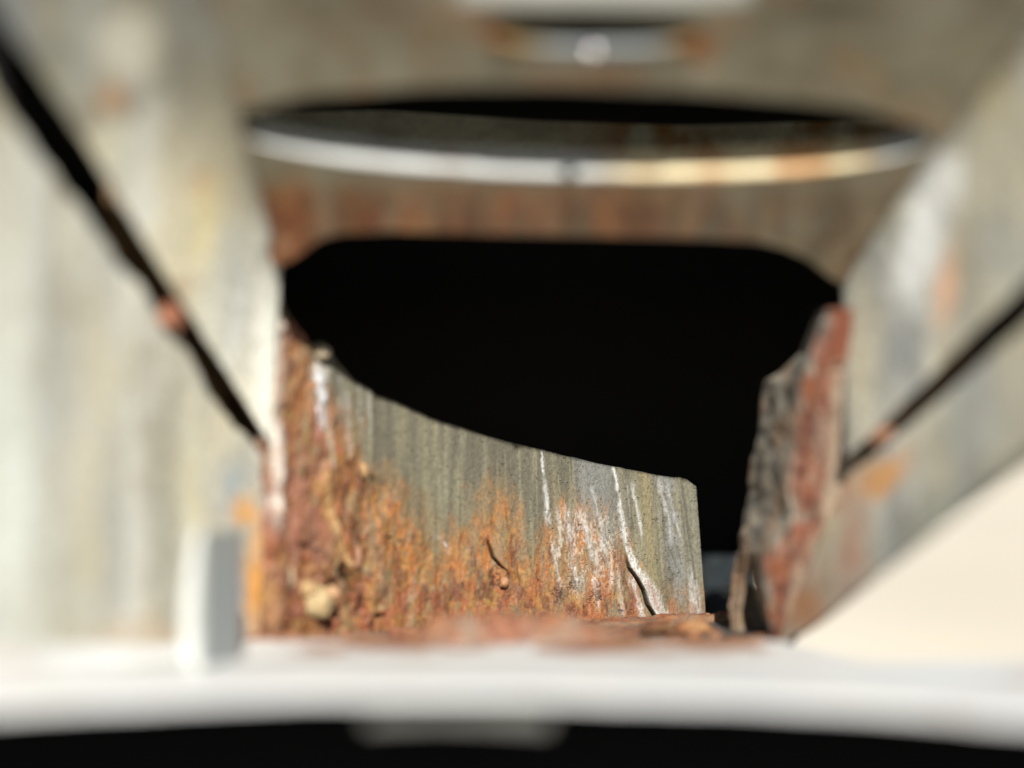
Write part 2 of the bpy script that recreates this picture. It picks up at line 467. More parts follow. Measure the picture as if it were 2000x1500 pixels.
# white bloom
def bloom(x0, y0, x1, y1, w, k=1.0, fade=26, c=(0.46, 0.46, 0.44)):
    global col
    cx = np.interp(Y, [y0, y1], [x0, x1]) + 5 * (fbm(Y / 22, Y * 0 + x0, int(x0)) - .5)
    ww = w * (0.5 + 1.0 * fbm(Y / 18.0, Y * 0 + x0, int(x0) + 5))
    a = np.exp(-((X - cx) / ww) ** 2) * sstep(y0 - fade, y0 + fade * 0.4, Y) * (1 - sstep(y1 - fade * 0.4, y1 + fade, Y))
    a = a * sstep(.36, .62, a * .25 + .5 * g2 + .3 * g1)
    a = a * (.30 + .70 * sstep(.36, .58, fbm(X / 6 + x0, Y / 26, 190, 4)))
    col = tint_(col, k * a, c)
for a in [(1064, 885, 1070, 950, 3.5, 1.0), (1070, 950, 1076, 1025, 6, .8), (1213, 915, 1222, 985, 4, 1.1, 10), (1222, 985, 1230, 1060, 6, 1.0), (1238, 950, 1240, 1010, 2, .7), (1250, 950, 1262, 1040, 4, .8),
          (1236, 942, 1250, 946, 6, .6), (1306, 945, 1322, 1050, 6, .55), (1322, 960, 1340, 1055, 3, .5), (1166, 950, 1186, 1060, 4, .4),
          (1112, 990, 1130, 1150, 10, .65), (1140, 1000, 1170, 1100, 10, .7), (1095, 1000, 1100, 1060, 6, .5), (1178, 1050, 1200, 1130, 6, .6), (1082, 1060, 1094, 1140, 4, .7),
          (1350, 1110, 1362, 1215, 6, .6), (1355, 1140, 1362, 1215, 13, .7), (1238, 1130, 1256, 1215, 7, .7), (1210, 1110, 1216, 1200, 5, .5), (1160, 1130, 1168, 1180, 5, .9),
          (858, 1050, 874, 1068, 6, .8), (720, 760, 726, 870, 3, .5), (676, 770, 684, 880, 5, .6), (700, 750, 706, 860, 4, .45), (664, 730, 668, 830, 4, .4)]:
    bloom(*a)
mm = sstep(1075, 1095, X) * (1 - sstep(1195, 1225, X)) * sstep(985, 1020, Y) * (1 - sstep(1120, 1180, Y))
col = tint_(col, mm * sstep(.5, .66, .45 * g1 + .55 * g2 + .12 * (g3 - .5)) * .7, (0.38, 0.355, 0.30))
bloom(624, 715, 628, 835, 11, 1.6, 20, (0.60, 0.62, 0.64)); bloom(644, 830, 648, 915, 6, .9, 20, (0.46, 0.42, 0.30)); bloom(618, 680, 630, 730, 14, .9, 20, (0.50, 0.46, 0.38))
fold_light = np.exp(-((X - 538) / 13.0) ** 2) * sstep(600, 660, Y) * (1 - sstep(1010, 1050, Y))  # left fold catching the sun, painted in as a pale strip
col = tint_(col, fold_light * (0.35 + 0.75 * sstep(0.40, 0.58, fbm(X / 60, Y / 50, 141, 3))), (0.68, 0.60, 0.52))
col = tint_(col, np.exp(-((X - 512) / 13.0) ** 2) * (1 - sstep(820, 880, Y)), (0.56, 0.56, 0.52))
# cracks, pits
dark = np.zeros_like(X)
for b in [(672, 1128, 10, 42, -22, 1.15), (654, 1138, 15, 18, 0, .95), (601, 932, 9, 20, 8, .8), (727, 938, 5, 17, -8, .8), (705, 962, 4, 14, -8, .65),
          (775, 1072, 4, 13, -12, .75), (764, 1052, 7, 4, 30, .65), (784, 1058, 3, 9, -35, .6), (598, 1070, 16, 12, 20, .7), (702, 1180, 5, 26, 0, .8), (744, 1205, 15, 9, -10, .75),
          (705, 805, 2.6, 18, -6, .7), (837, 812, 2.5, 9, -5, .75), (958, 1128, 5, 20, 0, .6), (992, 1122, 5, 16, -8, .65), (985, 1150, 10, 4, -10, .7),
          (620, 1075, 8, 9, 0, .5), (564, 1195, 14, 14, 0, .6), (705, 1060, 4, 22, 0, .55), (765, 1150, 3, 22, 5, .5), (905, 1145, 2.5, 14, -25, .6), (1054, 1136, 3, 6, 0, .6)]:
    dark = np.maximum(dark, blob(X + 6 * (iso - .5), Y + 10 * (g1 - .5), *b[:5], hard=.25) * b[5])
for cx, cy, r in [(1090, 1165, 30), (1165, 1172, 30), (1120, 1142, 26), (1215, 1190, 20), (975, 1130, 36)]:
    dark = np.maximum(dark, blob(X, Y, cx, cy, r, r, 0, .1) * sstep(0.50, 0.62, fbm(X / 4.5, Y / 5.5, 161, 3)) * 0.7)
dark = np.maximum(dark, .5 * sstep(.72, .80, fine))
crk = line_x(Y, [(1208, 900), (1218, 985), (1226, 1070), (1234, 1108), (1248, 1130), (1259, 1152), (1266, 1182), (1279, 1205), (1300, 1220)])
ridge = sstep(-1.0, 1.5, X - crk) * (1 - sstep(10, 14 + 26 * sstep(1050, 1180, Y), X - crk)) * sstep(1040, 1090, Y)
col = tint_(col, ridge * (.4 + .6 * sstep(.35, .55, g2)), (0.46, 0.45, 0.42))
col = tint_(col, np.exp(-((X - crk - 13) / 6) ** 2) * sstep(1125, 1140, Y) * (1 - sstep(1185, 1200, Y)) * .8, (0.30, 0.20, 0.17))
ck = np.exp(-((X - crk + 2.0) / 2.2) ** 2) * sstep(1075, 1110, Y) * (0.5 + .5 * sstep(1100, 1130, Y))
crk2 = line_x(Y, [(950, 1040), (955, 1062), (963, 1088), (978, 1106), (990, 1116)])
ck2 = np.exp(-((X - crk2) / 2.0) ** 2) * sstep(1050, 1066, Y) * (1 - sstep(1104, 1118, Y))
dark = np.maximum(dark, np.maximum(ck, ck2 * .9))
col = tint_(col, dark, (0.022, 0.011, 0.008))
# relief
lk = 1 - sstep(640, 900, X); lowk = sstep(900, 1150, Y); rmask = sstep(-40, 60, dy)
relief = rmask * (0.006 + 0.07 * lk + 0.02 * lowk) * (fbm(X / 24, Y / 70, 151, 4) - 0.5) * 2
relief += rmask * (0.002 + 0.014 * lk + .005 * lowk) * (fbm(X / 8, Y / 20, 155, 4) - 0.5) * 2
relief += 0.014 * (g6 - 0.5) + 0.004 * (g1 - 0.5)
relief -= np.maximum(dark - .1, 0) * (0.02 + 0.12 * lk) + ck * 0.06 + ck2 * .04
relief += (0.006 + 0.05 * sstep(1060, 1140, Y)) * sstep(-1.2, 1.2, X - crk) * (1 - sstep(10, 60, X - crk))
relief += 0.03 * sstep(1040, 1070, Y) * (1 - sstep(1110, 1140, Y)) * sstep(-1.5, 1.5, X - crk2) * (1 - sstep(4, 40, X - crk2))
crk3 = line_x(Y, [(726, 690), (728, 860), (732, 960), (742, 1020)])
relief -= 0.025 * sstep(-2, 6, X - crk3) * (1 - sstep(6, 50, X - crk3)) * (1 - sstep(960, 1040, Y))
relief += 0.05 * np.exp(-((X - rl) / 10) ** 2) * sstep(900, 960, Y) * (1 - sstep(1105, 1130, Y))
relief += 0.025 * np.exp(-((X - 1345 + (Y - 950) * -0.06) / 5.0) ** 2) + 0.02 * blob(X, Y, 1245, 990, 14, 60, -4, .2)
relief += 0.06 * np.exp(-((X - 538) / 12.0) ** 2)
sheet("inner_wall", P, 0.08, M_skin, H, {"skin": np.clip(col, 0, 1)}, relief)

# --- hood: slanting plate with two slots, through its full thickness
HS = 0.70
def hood_pt(px_, py_):
    k = (750 - py_) * K
    d = (1.27 + HS * 17) / (k + HS)
    return W(px_, py_, d)
hn = np.array([0, -math.sin(math.atan(HS)), -math.cos(math.atan(HS))])     # towards the lens, down
hu = np.array([0, -math.cos(math.atan(HS)), math.sin(math.atan(HS))])      # up the slope
ho = np.array([0, 17.0, 1.27])
def to2(p):
    return np.array([p[0], np.dot(p - ho, hu)])
outline_px = [(536, 520), (566, 510), (592, 492), (622, 468), (664, 456), (760, 452), (900, 455), (1040, 459), (1200, 462), (1380, 466), (1480, 472), (1530, 484),
              (1580, 508), (1618, 540), (1650, 560), (1665, 540), (1760, 410), (1850, 305), (2000, 130), (2120, -20), (2130, -60),
              (1480, -62), (1470, 4), (1180, 14), (890, 4), (880, -62), (340, -60), (360, 0), (400, 140), (450, 300), (495, 470)]
ol = np.array([to2(hood_pt(*p)) for p in outline_px])
def ell2(cx, cy, rx, ry, n, pw=2.0, skew=0.0, wob=0, seed=0):
    out = []
    for i in range(n):
        a = 2 * math.pi * i / n
        c, s = math.cos(a), math.sin(a)
        x = cx + rx * math.copysign(abs(c) ** (2 / pw), c); y = cy + ry * math.copysign(abs(s) ** (2 / pw), s) + skew * c
        w = wob * (mnoise.noise(Vector((c * 3, s * 3, seed))))
        out.append(to2(hood_pt(x, y + w)))
    return np.array(out)
slot1 = ell2(1130, 258, 690, 88, 140, 2.05, 14, 6, 1)
slot2 = ell2(1165, 68, 212, 44, 60, 2.6, 4, 3, 2)
def inside(pt, poly):
    x, y = pt; c = False; n = len(poly); j = n - 1
    for i in range(n):
        if ((poly[i][1] > y) != (poly[j][1] > y)) and (x < (poly[j][0] - poly[i][0]) * (y - poly[i][1]) / (poly[j][1] - poly[i][1]) + poly[i][0]):
            c = not c
        j = i
    return c
vin = []; edges = []
for loop in (ol, slot1, slot2):
    b = len(vin); n_ = len(loop)
    vin += [Vector(p) for p in loop]
    edges += [(b + i, b + (i + 1) % n_) for i in range(n_)]
random.seed(4)
for gx in np.arange(-2.8, 4.6, 0.09):
    for gy in np.arange(-0.3, 3.4, 0.07):
        p = (gx + random.uniform(-.02, .02), gy + random.uniform(-.02, .02))
        if inside(p, ol) and not inside(p, slot1) and not inside(p, slot2):
            vin.append(Vector(p))
ov, oe, of, *_ = delaunay_2d_cdt(vin, edges, [], 0, 1e-5)
ov = np.array([tuple(v) for v in ov])
tri = []
for f in of:
    c = ov[list(f)].mean(axis=0)
    if inside(c, ol) and not inside(c, slot1) and not inside(c, slot2):
        tri.append(tuple(f))
HT = 0.26
hx, hy = ov[:, 0], ov[:, 1]
dz = 0.012 * (fbm(hx / .5, hy / .4, 91, 4) - .5)
F = ho + hx[:, None] * np.array([1, 0, 0]) + hy[:, None] * hu + hn * dz[:, None]
B = F - hn * HT
m_ = len(F)
cnt = {}
for f in tri:
    for i in range(3):
        e = (f[i], f[(i + 1) % 3]); cnt[tuple(sorted(e))] = cnt.get(tuple(sorted(e)), 0) + 1
fc = [t for t in tri] + [tuple(i + m_ for i in reversed(t)) for t in tri]
fs_ = []
for f in tri:
    for i in range(3):
        a, b = f[i], f[(i + 1) % 3]
        if cnt[tuple(sorted((a, b)))] == 1:
            fs_.append((a, a + m_, b + m_, b))
hpx, hpy = pix(F)
h_rust = sstep(330, 380, hpy) * (0.18 + 0.85 * fbm(hpx / 22, hpy / 120, 93)) * (1 - 0.5 * sstep(1250, 1500, hpx))
h_rust = np.maximum(h_rust, blob(hpx, hpy, 955, 60, 60, 50, 0, .2) * .7)
h_rust = np.maximum(h_rust, blob(hpx, hpy, 1370, 95, 60, 60, 0, .2) * .75)
h_rust = np.maximum(h_rust, blob(hpx, hpy, 1150, 150, 320, 40, 0, .1) * .55)
h_rust = np.maximum(h_rust, 0.42 * sstep(.5, .7, fbm(hpx / 120, hpy / 60, 95)))
h_rust = np.maximum(h_rust, blob(hpx, hpy, 1500, 340, 300, 22, 0, .2) * .6)
h_dark = 0.0 * hpx
h_dark = np.maximum(h_dark, blob(hpx, hpy, 760, 8, 150, 34, 0, .1) * .5)
h_dark = np.maximum(h_dark, blob(hpx, hpy, 1620, 14, 170, 34, 0, .1) * .6)
h_dark = np.maximum(h_dark, sstep(330, 400, hpy) * (.05 + .34 * sstep(.42, .62, fbm(hpx / 30, hpy / 140, 96, 4))))
h_white = np.zeros(m_)
two = lambda a: np.concatenate([a, a])
me_faces = fc + fs_
hood = mesh_from("hood_plate", np.concatenate([F, B]), me_faces, M_hood, H,
                 {"rust": two(h_rust), "white": two(h_white), "dark": two(h_dark), "tint": two(0.3 * sstep(330, 400, hpy))}, smooth=False)
def rim_colour(qx, qy):
    """zinc on the left, ochre and rust to the right, fading into each other; amber ends on the small slot"""
    ec = np.zeros(qx.shape + (3,)) + np.array([0.66, 0.67, 0.64])
    w = 60 * (fbm(qx / 60, qy / 30, 98, 3) - .5)
    rk_ = sstep(1130, 1260, qx + w) * (1 - sstep(1660, 1760, qx + w))
    ec = ec + (np.array([0.98, 0.83, 0.52]) - ec) * rk_[..., None]
    ec = ec + (np.array([0.66, 0.30, 0.10]) - ec) * (.8 * rk_ * sstep(.48, .72, fbm(qx / 55, qy / 18, 97, 4)))[..., None]
    ec = ec + (np.array([0.25, 0.15, 0.08]) - ec) * (.5 * sstep(.55, .75, fbm(qx / 80, qy / 25, 99, 4)))[..., None]
    small = qy < 150
    ek = np.maximum(1 - sstep(990, 1110, qx), sstep(1260, 1345, qx))
    e2 = np.zeros(qx.shape + (3,)) + np.array([0.36, 0.38, 0.37])
    e2 = e2 + (np.array([0.34, 0.23, 0.08]) - e2) * ek[..., None]
    e2 = e2 + (np.array([0.30, 0.12, 0.035]) - e2) * np.maximum(1 - sstep(955, 1030, qx), sstep(1300, 1370, qx))[..., None]
    return np.where(small[..., None], e2, ec)
hood.data.materials.append(M_skin)
hsk = rim_colour(hpx, hpy)
a_ = hood.data.attributes.new("skin", 'FLOAT_COLOR', 'POINT')
cc = np.ones((2 * m_, 4), dtype=np.float32); cc[:m_, :3] = hsk; cc[m_:, :3] = hsk
a_.data.foreach_set("color", cc.ravel())
nf0 = len(fc)
for i, f in enumerate(fs_):
    if min(np.min(np.abs(slot1 - ov[f[0]]).sum(axis=1)), np.min(np.abs(slot2 - ov[f[0]]).sum(axis=1))) < 1e-3:
        hood.data.polygons[nf0 + i].material_index = 1

# bent-up lip above the small slot
c0 = [hood_pt(x, y) for x, y in ((893, 2), (1030, 10), (1180, 12), (1320, 10), (1467, 2))]
rows = []
for t in np.linspace(0, 1, 16):
    a = 0.9 * min(1, t * 2.5)
    off = np.array([0, -0.55 * t * (1 - 0.75 * min(1, t * 2)), 0.62 * t])
    rows.append([p + off for p in c0])
P = np.array(rows)
P = np.stack([np.stack([np.interp(np.linspace(0, 4, 60), range(5), P[r, :, k]) for k in range(3)], -1) for r in range(16)])
sheet("lip", P, 0.08, M_lip, H)
# turned-out rim along the lower edge of the small slot
vv = []
ks = np.linspace(math.pi * 0.03, math.pi * 0.97, 60)
for a in ks:
    c, s_ = math.cos(a), math.sin(a)
    p = hood_pt(1165 + 205 * math.copysign(abs(c) ** (2 / 2.6), c), 70 + 34 * abs(s_) ** (2 / 2.6))
    w_ = min(1, math.sin(a) * 2.2) + .05
    for b in np.linspace(0, 2 * math.pi, 12, endpoint=False):
        vv.append(p + hn * (0.03 * w_ * math.cos(b)) + hu * (0.02 + 0.075 * w_ * math.sin(b)))
ff = [(i * 12 + j, i * 12 + (j + 1) % 12, (i + 1) * 12 + (j + 1) % 12, (i + 1) * 12 + j) for i in range(59) for j in range(12)]
vv = np.array(vv)
qx, qy = pix(vv)
ec = rim_colour(qx, qy * 0 + 90)
mesh_from("slot_rim", vv, np.array(ff), M_skin, H, {"skin": ec})
# and the longer one under the big slot, zinc on the left, rust-stained ochre on the right
vv = []
for a in np.linspace(math.pi * 0.02, math.pi * 0.98, 110):
    c, s_ = math.cos(a), math.sin(a)
    x = 1130 + 685 * math.copysign(abs(c) ** (2 / 2.05), c)
    p = hood_pt(x, 258 + 82 * abs(s_) ** (2 / 2.05) + 14 * c)
    w_ = min(1, math.sin(a) * 1.25) ** 2.2 + .03
    for b in np.linspace(0, 2 * math.pi, 12, endpoint=False):
        vv.append(p + hn * (0.05 * w_ * math.cos(b)) + hu * (0.01 + 0.045 * w_ * math.sin(b)))
vv = np.array(vv)
ff = [(i * 12 + j, i * 12 + (j + 1) % 12, (i + 1) * 12 + (j + 1) % 12, (i + 1) * 12 + j) for i in range(109) for j in range(12)]
qx, qy = pix(vv)
ec = rim_colour(qx, qy)
mesh_from("slot_rim", vv, np.array(ff), M_skin, H, {"skin": ec})
# zinc drop on the lower edge of the small slot
q = hood_pt(1156, 96) + hn * 0.055
rough_lump("zinc_drop", q + hu * 0.01, (0.055, 0.062, 0.062), M_drop, H, 3, 0.05, 1.0, 3)

def lin(*c):
    return tuple((v / 255.0 / 12.92) if v < 10.3 else ((v / 255.0 + 0.055) / 1.055) ** 2.4 for v in c)
def zinc_paint(px_, py_, seed, spots):
    """run-streaked zinc: grey, blue-grey, yellowed and chalky runs, then stains and painted highlights with soft borders"""
    wx = px_ + 16 * (fbm(px_ / 60, py_ / 160, seed) - .5)
    a = fbm(wx / 34, py_ / 420, seed + 1, 5); b = fbm(wx / 70, py_ / 700, seed + 2, 5); c = fbm(wx / 90, py_ / 300, seed + 3, 4); d = fbm(wx / 90, py_ / 120, seed + 4, 4)
    col = np.zeros(px_.shape + (3,)) + np.array(lin(192, 190, 174))
    col = tint_(col, .75 * sstep(.45, .75, a), lin(214, 213, 203))
    col = tint_(col, .75 * sstep(.47, .74, b), lin(164, 166, 163))
    col = tint_(col, .55 * sstep(.48, .74, c), lin(202, 190, 155))
    col = tint_(col, .5 * sstep(.52, .75, d), lin(160, 153, 134))
    for rgb, *q in spots:
        k = q[5] if len(q) > 5 else 1.0
        w = blob(px_ + 40 * (fbm(px_ / 40, py_ / 70, seed + 7) - .5), py_ + 60 * (fbm(px_ / 40, py_ / 60, seed + 8) - .5), *q[:5], hard=-.1)
        col = tint_(col, k * w * (.65 + .7 * fbm(px_ / 12, py_ / 40, seed + 9, 3)), lin(*rgb))
    return col
# --- cheeks and side plates, with the slits between them
def field(px_, py_, spec):
    out = {"rust": 0 * px_, "white": 0 * px_, "dark": 0 * px_, "tint": 0 * px_}
    for key, *b in spec:
        s = b[5] if len(b) > 5 else 1.0
        out[key] = np.maximum(out[key], s * blob(px_ + 24 * (fbm(px_ / 40, py_ / 70, 7) - .5), py_ + 30 * (fbm(px_ / 40, py_ / 60, 8) - .5), *b[:5], hard=.15))
    return out
# left, above the slit
A = [W(548, 500, 17.55), hood_pt(512, 462), hood_pt(450, 300), hood_pt(400, 140), hood_pt(360, 0), hood_pt(345, -60)]
Bc = [W(527, 864, 17.9), W(432, 708, 17.35), W(304, 506, 16.5), W(155, 260, 15.6), W(26, 66, 14.75), W(-62, -74, 14.2)]
P = bent(A, Bc, 150, 110, np.linspace(0, 1, 150)[:, None] ** .7 * np.array([0.20, 0, 0]) + hn * 0.02 + np.array([0.03, 0, 0]))
px, py = pix(P)
f = field(px, py, [("white", 240, 85, 58, 62, 0, 1.4), ("rust", 228, 175, 60, 70, 0, .62), ("white", 405, 420, 34, 110, 5, .5), ("rust", 400, 370, 26, 60, 0, .3),
                   ("white", 512, 600, 18, 120, 0, .9), ("rust", 140, 300, 50, 40, 50, .4), ("white", 1500, 100, 2, 2, 0)])
# slit edge wobble
t = np.linspace(0, 1, 110)[:, None]
wob = 0.05 * (fbm(np.linspace(0, 14, 150)[None] + 0 * t, 0 * t + 2.5, 13) - .5) * t ** 6
P = P + wob[..., None] * np.array([0.5, 0, 0.8])
sheet("cheek", P, 0.12, M_zinc, H, {"skin": 1.28 * zinc_paint(px, py, 230, [((255, 250, 228), 240, 85, 92, 104, 0, 2.0), ((225, 165, 118), 222, 190, 54, 52, 0, .8), ((150, 135, 110), 262, 215, 40, 36, 0, .7), ((212, 200, 155), 402, 420, 50, 150, 5, .9), ((205, 160, 115), 396, 365, 36, 60, 0, .5), ((228, 229, 216), 525, 660, 36, 300, 0, 1.1), ((172, 174, 172), 462, 600, 46, 220, 0, .7), ((130, 90, 55), 350, 560, 40, 70, 35, .5), ((190, 184, 145), 100, 150, 50, 130, 0, .6), ((165, 172, 178), 30, 20, 70, 90, 0, .6)])}, 0.02 * (fbm(px / 60, py / 160, 23) - .5), edge=M_cut)
# left, below the slit
A = [W(520, 905, 18.0), W(455, 828, 17.55), W(395, 740, 17.2), W(340, 660, 16.85), W(270, 562, 16.4), W(114, 352, 15.5), W(-26, 162, 14.7), W(-120, 0, 14.1)]
Bc = [W(515, 1262, 18.0), W(350, 1268, 17.0), W(150, 1268, 15.8), W(20, 1270, 15.0), W(-200, 1290, 13.9)]
P = ruled(A, Bc, 150, 150)
px, py = pix(P)
f = field(px, py, [("rust", 478, 985, 40, 24, 0, .8), ("rust", 498, 1120, 26, 170, 0, 1.6), ("rust", 200, 1240, 200, 26, 0, .25), ("white", 180, 640, 90, 160, 10, .25),
                   ("white", 60, 900, 80, 400, 0, .3), ("rust", 430, 1010, 60, 40, 0, .2)])
t = np.linspace(0, 1, 150)[:, None]
wob = 0.10 * (fbm(np.linspace(0, 16, 150)[None] + 0 * t, 0 * t + 8.5, 14) - .5) * (1 - t) ** 8
P = P + wob[..., None] * np.array([0.5, 0, 0.8])
sheet("side_plate", P, 0.12, M_zinc, H, {"skin": zinc_paint(px, py, 240, [((228, 231, 220), 20, 900, 110, 700, 0, .9), ((205, 198, 172), 190, 800, 110, 500, 0, .6), ((160, 157, 138), 325, 950, 60, 360, 0, .8), ((205, 198, 160), 385, 900, 34, 240, 0, .6), ((155, 165, 168), 455, 960, 50, 130, 0, .9), ((225, 160, 80), 478, 1002, 44, 34, 0, .9), ((222, 160, 85), 500, 1130, 30, 220, 0, 1.1), ((205, 180, 150), 300, 1240, 260, 46, 0, .6)])}, 0.03 * (fbm(px / 90, py / 300, 24) - .5), edge=M_cut)
# sealing fillet between the left side plate and the base plate
Bc2 = [p + np.array([0.35, -0.25, 0]) for p in Bc]
for p in Bc2: p[2] = -2.24
P = ruled([p + np.array([-.03, .05, .06]) for p in Bc], Bc2, 80, 14)
px, py = pix(P)
sheet("fillet", P, 0.05, M_base, H, {"rust": .35 * (1 - sstep(20, 260, px)), "white": 0 * px, "dark": 0 * px, "tint": 0 * px}, 0.03 * (fbm(px / 60, py / 40, 27) - .5))
# right, above the slit
A = [W(1648, 556, 17.63), hood_pt(1665, 540), hood_pt(1760, 410), hood_pt(1850, 305), hood_pt(2000, 130), hood_pt(2120, -20)]
Bc = [W(1655, 890, 17.42), W(1745, 808, 16.85), W(1850, 702, 16.35), W(2000, 552, 15.6), W(2110, 444, 15.1)]
P = bent(A, Bc, 150, 110, -np.linspace(0, 1, 150)[:, None] ** .7 * np.array([0.22, 0, 0]) + hn * 0.02 - np.array([0.02, 0, 0]))
px, py = pix(P)
f = field(px, py, [("white", 1790, 520, 90, 250, 14, 1.2), ("white", 1840, 350, 70, 90, 40, .9), ("rust", 1850, 560, 26, 110, 6, .7), ("white", 1855, 470, 24, 90, 0, .8),
                   ("rust", 1925, 60, 60, 40, 0, .4)])
t = np.linspace(0, 1, 110)[:, None]
wob = 0.05 * (fbm(np.linspace(0, 14, 150)[None] + 0 * t, 0 * t + 5.5, 15) - .5) * t ** 6
P = P + wob[..., None] * np.array([0.3, 0, 0.9])
sheet("cheek", P, 0.04, M_zinc, H, {"skin": zinc_paint(px, py, 250, [((245, 246, 240), 1800, 470, 74, 260, 16, 1.25), ((246, 244, 236), 1850, 350, 60, 90, 35, .9), ((240, 190, 155), 1850, 560, 36, 130, 5, 1.1), ((148, 150, 148), 1760, 680, 60, 130, 0, .8), ((222, 214, 186), 1685, 720, 54, 340, 0, .9), ((160, 160, 152), 1940, 480, 70, 150, 0, .7), ((215, 200, 150), 1935, 140, 60, 130, 0, .8), ((225, 170, 115), 1925, 55, 44, 44, 0, .7)])}, 0.03 * (fbm(px / 70, py / 120, 25) - .5), edge=M_cut)  # white streaks are sun highlights put into the colour
# right, below the slit, cut off on a slant
A = [W(1655, 930, 17.45), W(1745, 858, 16.85), W(1850, 768, 16.35), W(2000, 638, 15.6), W(2110, 540, 15.1)]
Bc = [W(1512, 1268, 18.15), W(1600, 1212, 17.3), W(1720, 1114, 16.3), W(1800, 1052, 15.7), W(2000, 884, 14.6), W(2120, 775, 14.0)]
P = ruled(A, Bc, 150, 120)
px, py = pix(P)
f = field(px, py, [("rust", 1730, 925, 110, 52, -34, .95), ("rust", 1670, 1010, 70, 200, 10, .8), ("rust", 1570, 1180, 80, 140, 20, .95), ("rust", 1700, 1090, 90, 90, 20, .75),
                   ("dark", 1660, 1150, 40, 16, -30, .35), ("tint", 1600, 1080, 160, 240, 0, .6), ("white", 1640, 1030, 40, 150, 10, .6)])
sheet("side_plate", P, 0.04, M_zinc, H, {"skin": zinc_paint(px, py, 260, [((224, 164, 100), 1728, 925, 100, 50, -36, 1.1), ((196, 180, 148), 1620, 1000, 60, 220, 8, 1.), ((190, 140, 112), 1672, 1060, 50, 200, 8, .8), ((205, 130, 90), 1645, 955, 30, 60, 0, .8), ((180, 132, 96), 1565, 1190, 90, 130, 20, 1.), ((150, 154, 138), 1830, 1000, 220, 60, -38, .8), ((120, 100, 85), 1662, 1152, 46, 26, -30, .7), ((178, 180, 162), 1900, 830, 120, 120, 0, .6)])}, 0.03 * (fbm(px / 70, py / 120, 26) - .5))

# rusted flanges standing behind the slits
def behind(curve, back=0.8):
    up = [p * ((p[1] + back) / p[1]) + np.array([0, 0, .26]) for p in curve]
    lo = [p * ((p[1] + back) / p[1]) - np.array([0, 0, .26]) for p in curve]
    P = ruled(up, lo, 90, 10)
    px, py = pix(P)
    c = np.zeros(P.shape) + np.array([0.26, 0.16, 0.07])
    c = tint_(c, .8 * sstep(.42, .62, fbm(px / 40, py / 40, 210, 4)), (0.12, 0.065, 0.03))
    sheet("flange", P, 0.05, M_skin, H, {"skin": c}, 0.04 * (fbm(px / 30, py / 30, 211) - .5))
behind([W(524, 888, 17.95), W(444, 766, 17.4), W(322, 580, 16.65), W(215, 416, 16.0)])
behind([W(1650, 915, 17.45), W(1745, 834, 16.9), W(1850, 736, 16.4), W(1905, 684, 16.1)])
# rust bridges across the slits
rough_lump("rust_bridge", W(332, 622, 16.75), (0.115, 0.10, 0.12), M_rust, H, 2, 0.3, 1.4, 3, {"rust": .95, "white": 0., "dark": 0., "tint": .7})
rough_lump("rust_bridge", W(1722, 852, 17.0), (0.10, 0.09, 0.07), M_rust, H, 5, 0.3, 1.4, 3, {"rust": .8, "white": 0.2, "dark": 0., "tint": .3}, rot=.7)

# --- right jamb: thick corroded edge of the opening
yy = np.array([604, 640, 690, 720, 745, 800, 850, 900, 960, 1010, 1080, 1100, 1150, 1200, 1270])
lx = np.array([1594, 1584, 1562, 1532, 1494, 1486, 1481, 1468, 1462, 1452, 1444, 1458, 1472, 1486, 1508])
rx_ = np.array([1616, 1600, 1584, 1572, 1566, 1562, 1556, 1546, 1536, 1548, 1500, 1490, 1492, 1500, 1514])
ex = np.array([1650, 1653, 1655, 1657, 1658, 1659, 1660, 1660, 1652, 1640, 1618, 1610, 1588, 1560, 1522])
nrw = 220
ys = np.linspace(604, 1270, nrw)
Lx, Rx, Ex = [np.interp(ys, yy, a) for a in (lx, rx_, ex)]
Lx = Lx + 5 * (fbm(ys / 30, ys * 0, 33) - .5) * 2
dB = np.interp(ys, [604, 1270], [17.44, 18.18])
rows = []
for i in range(nrw):
    t1 = np.linspace(0, 1, 50, endpoint=False); t2 = np.linspace(0, 1, 60)
    a = [W(lerp(Lx[i], Rx[i], t), ys[i], dB[i] + 0.75 * (1 - t)) for t in t1]
    b = [W(lerp(Rx[i], Ex[i] + 24, t), ys[i], dB[i] - 0.08 * math.sin(math.pi * t) + 0.03 * t) for t in t2]
    rows.append(a + b)
P = np.array(rows)
px, py = pix(P)
face = np.concatenate([np.zeros(50), np.ones(60)])[None] + 0 * px
uu = np.concatenate([np.linspace(0, 1, 50), np.linspace(0, 1, 60)])[None] + 0 * px
nz = fbm(px / 20, py / 34, 35, 4)
edge_s = np.concatenate([np.linspace(-1, 0, 50), np.linspace(0, 1, 60)])[None] + 0 * px
face0 = face
a1 = fbm(px / 9, py / 24, 201, 5); a2 = fbm(px / 20, py / 70, 202, 5); a3 = fbm(px / 5, py / 7, 203, 3); a4 = fbm(px / 26, py / 60, 204, 5)
face = sstep(-.28, .22, edge_s + 1.3 * (a2 - .5) + .7 * (a1 - .5))
col = np.zeros(P.shape) + np.array([0.17, 0.168, 0.145])
col = tint_(col, (1 - face) * sstep(.45, .62, a1) * .8, (0.29, 0.28, 0.24))
col = tint_(col, (1 - face) * sstep(.52, .62, a2) * .7, (0.17, 0.085, 0.045))
col = tint_(col, (1 - face) * sstep(.56, .66, a3) * .7, (0.42, 0.33, 0.22))
rk = face * (1 - .75 * sstep(.5, .95, uu + .5 * (a2 - .5)))
col = tint_(col, face, (0.34, 0.25, 0.165))
col = tint_(col, rk * sstep(.26, .5, a4), (0.17, 0.062, 0.032))
col = tint_(col, rk * sstep(.54, .68, a1) * .7, (0.29, 0.115, 0.062))
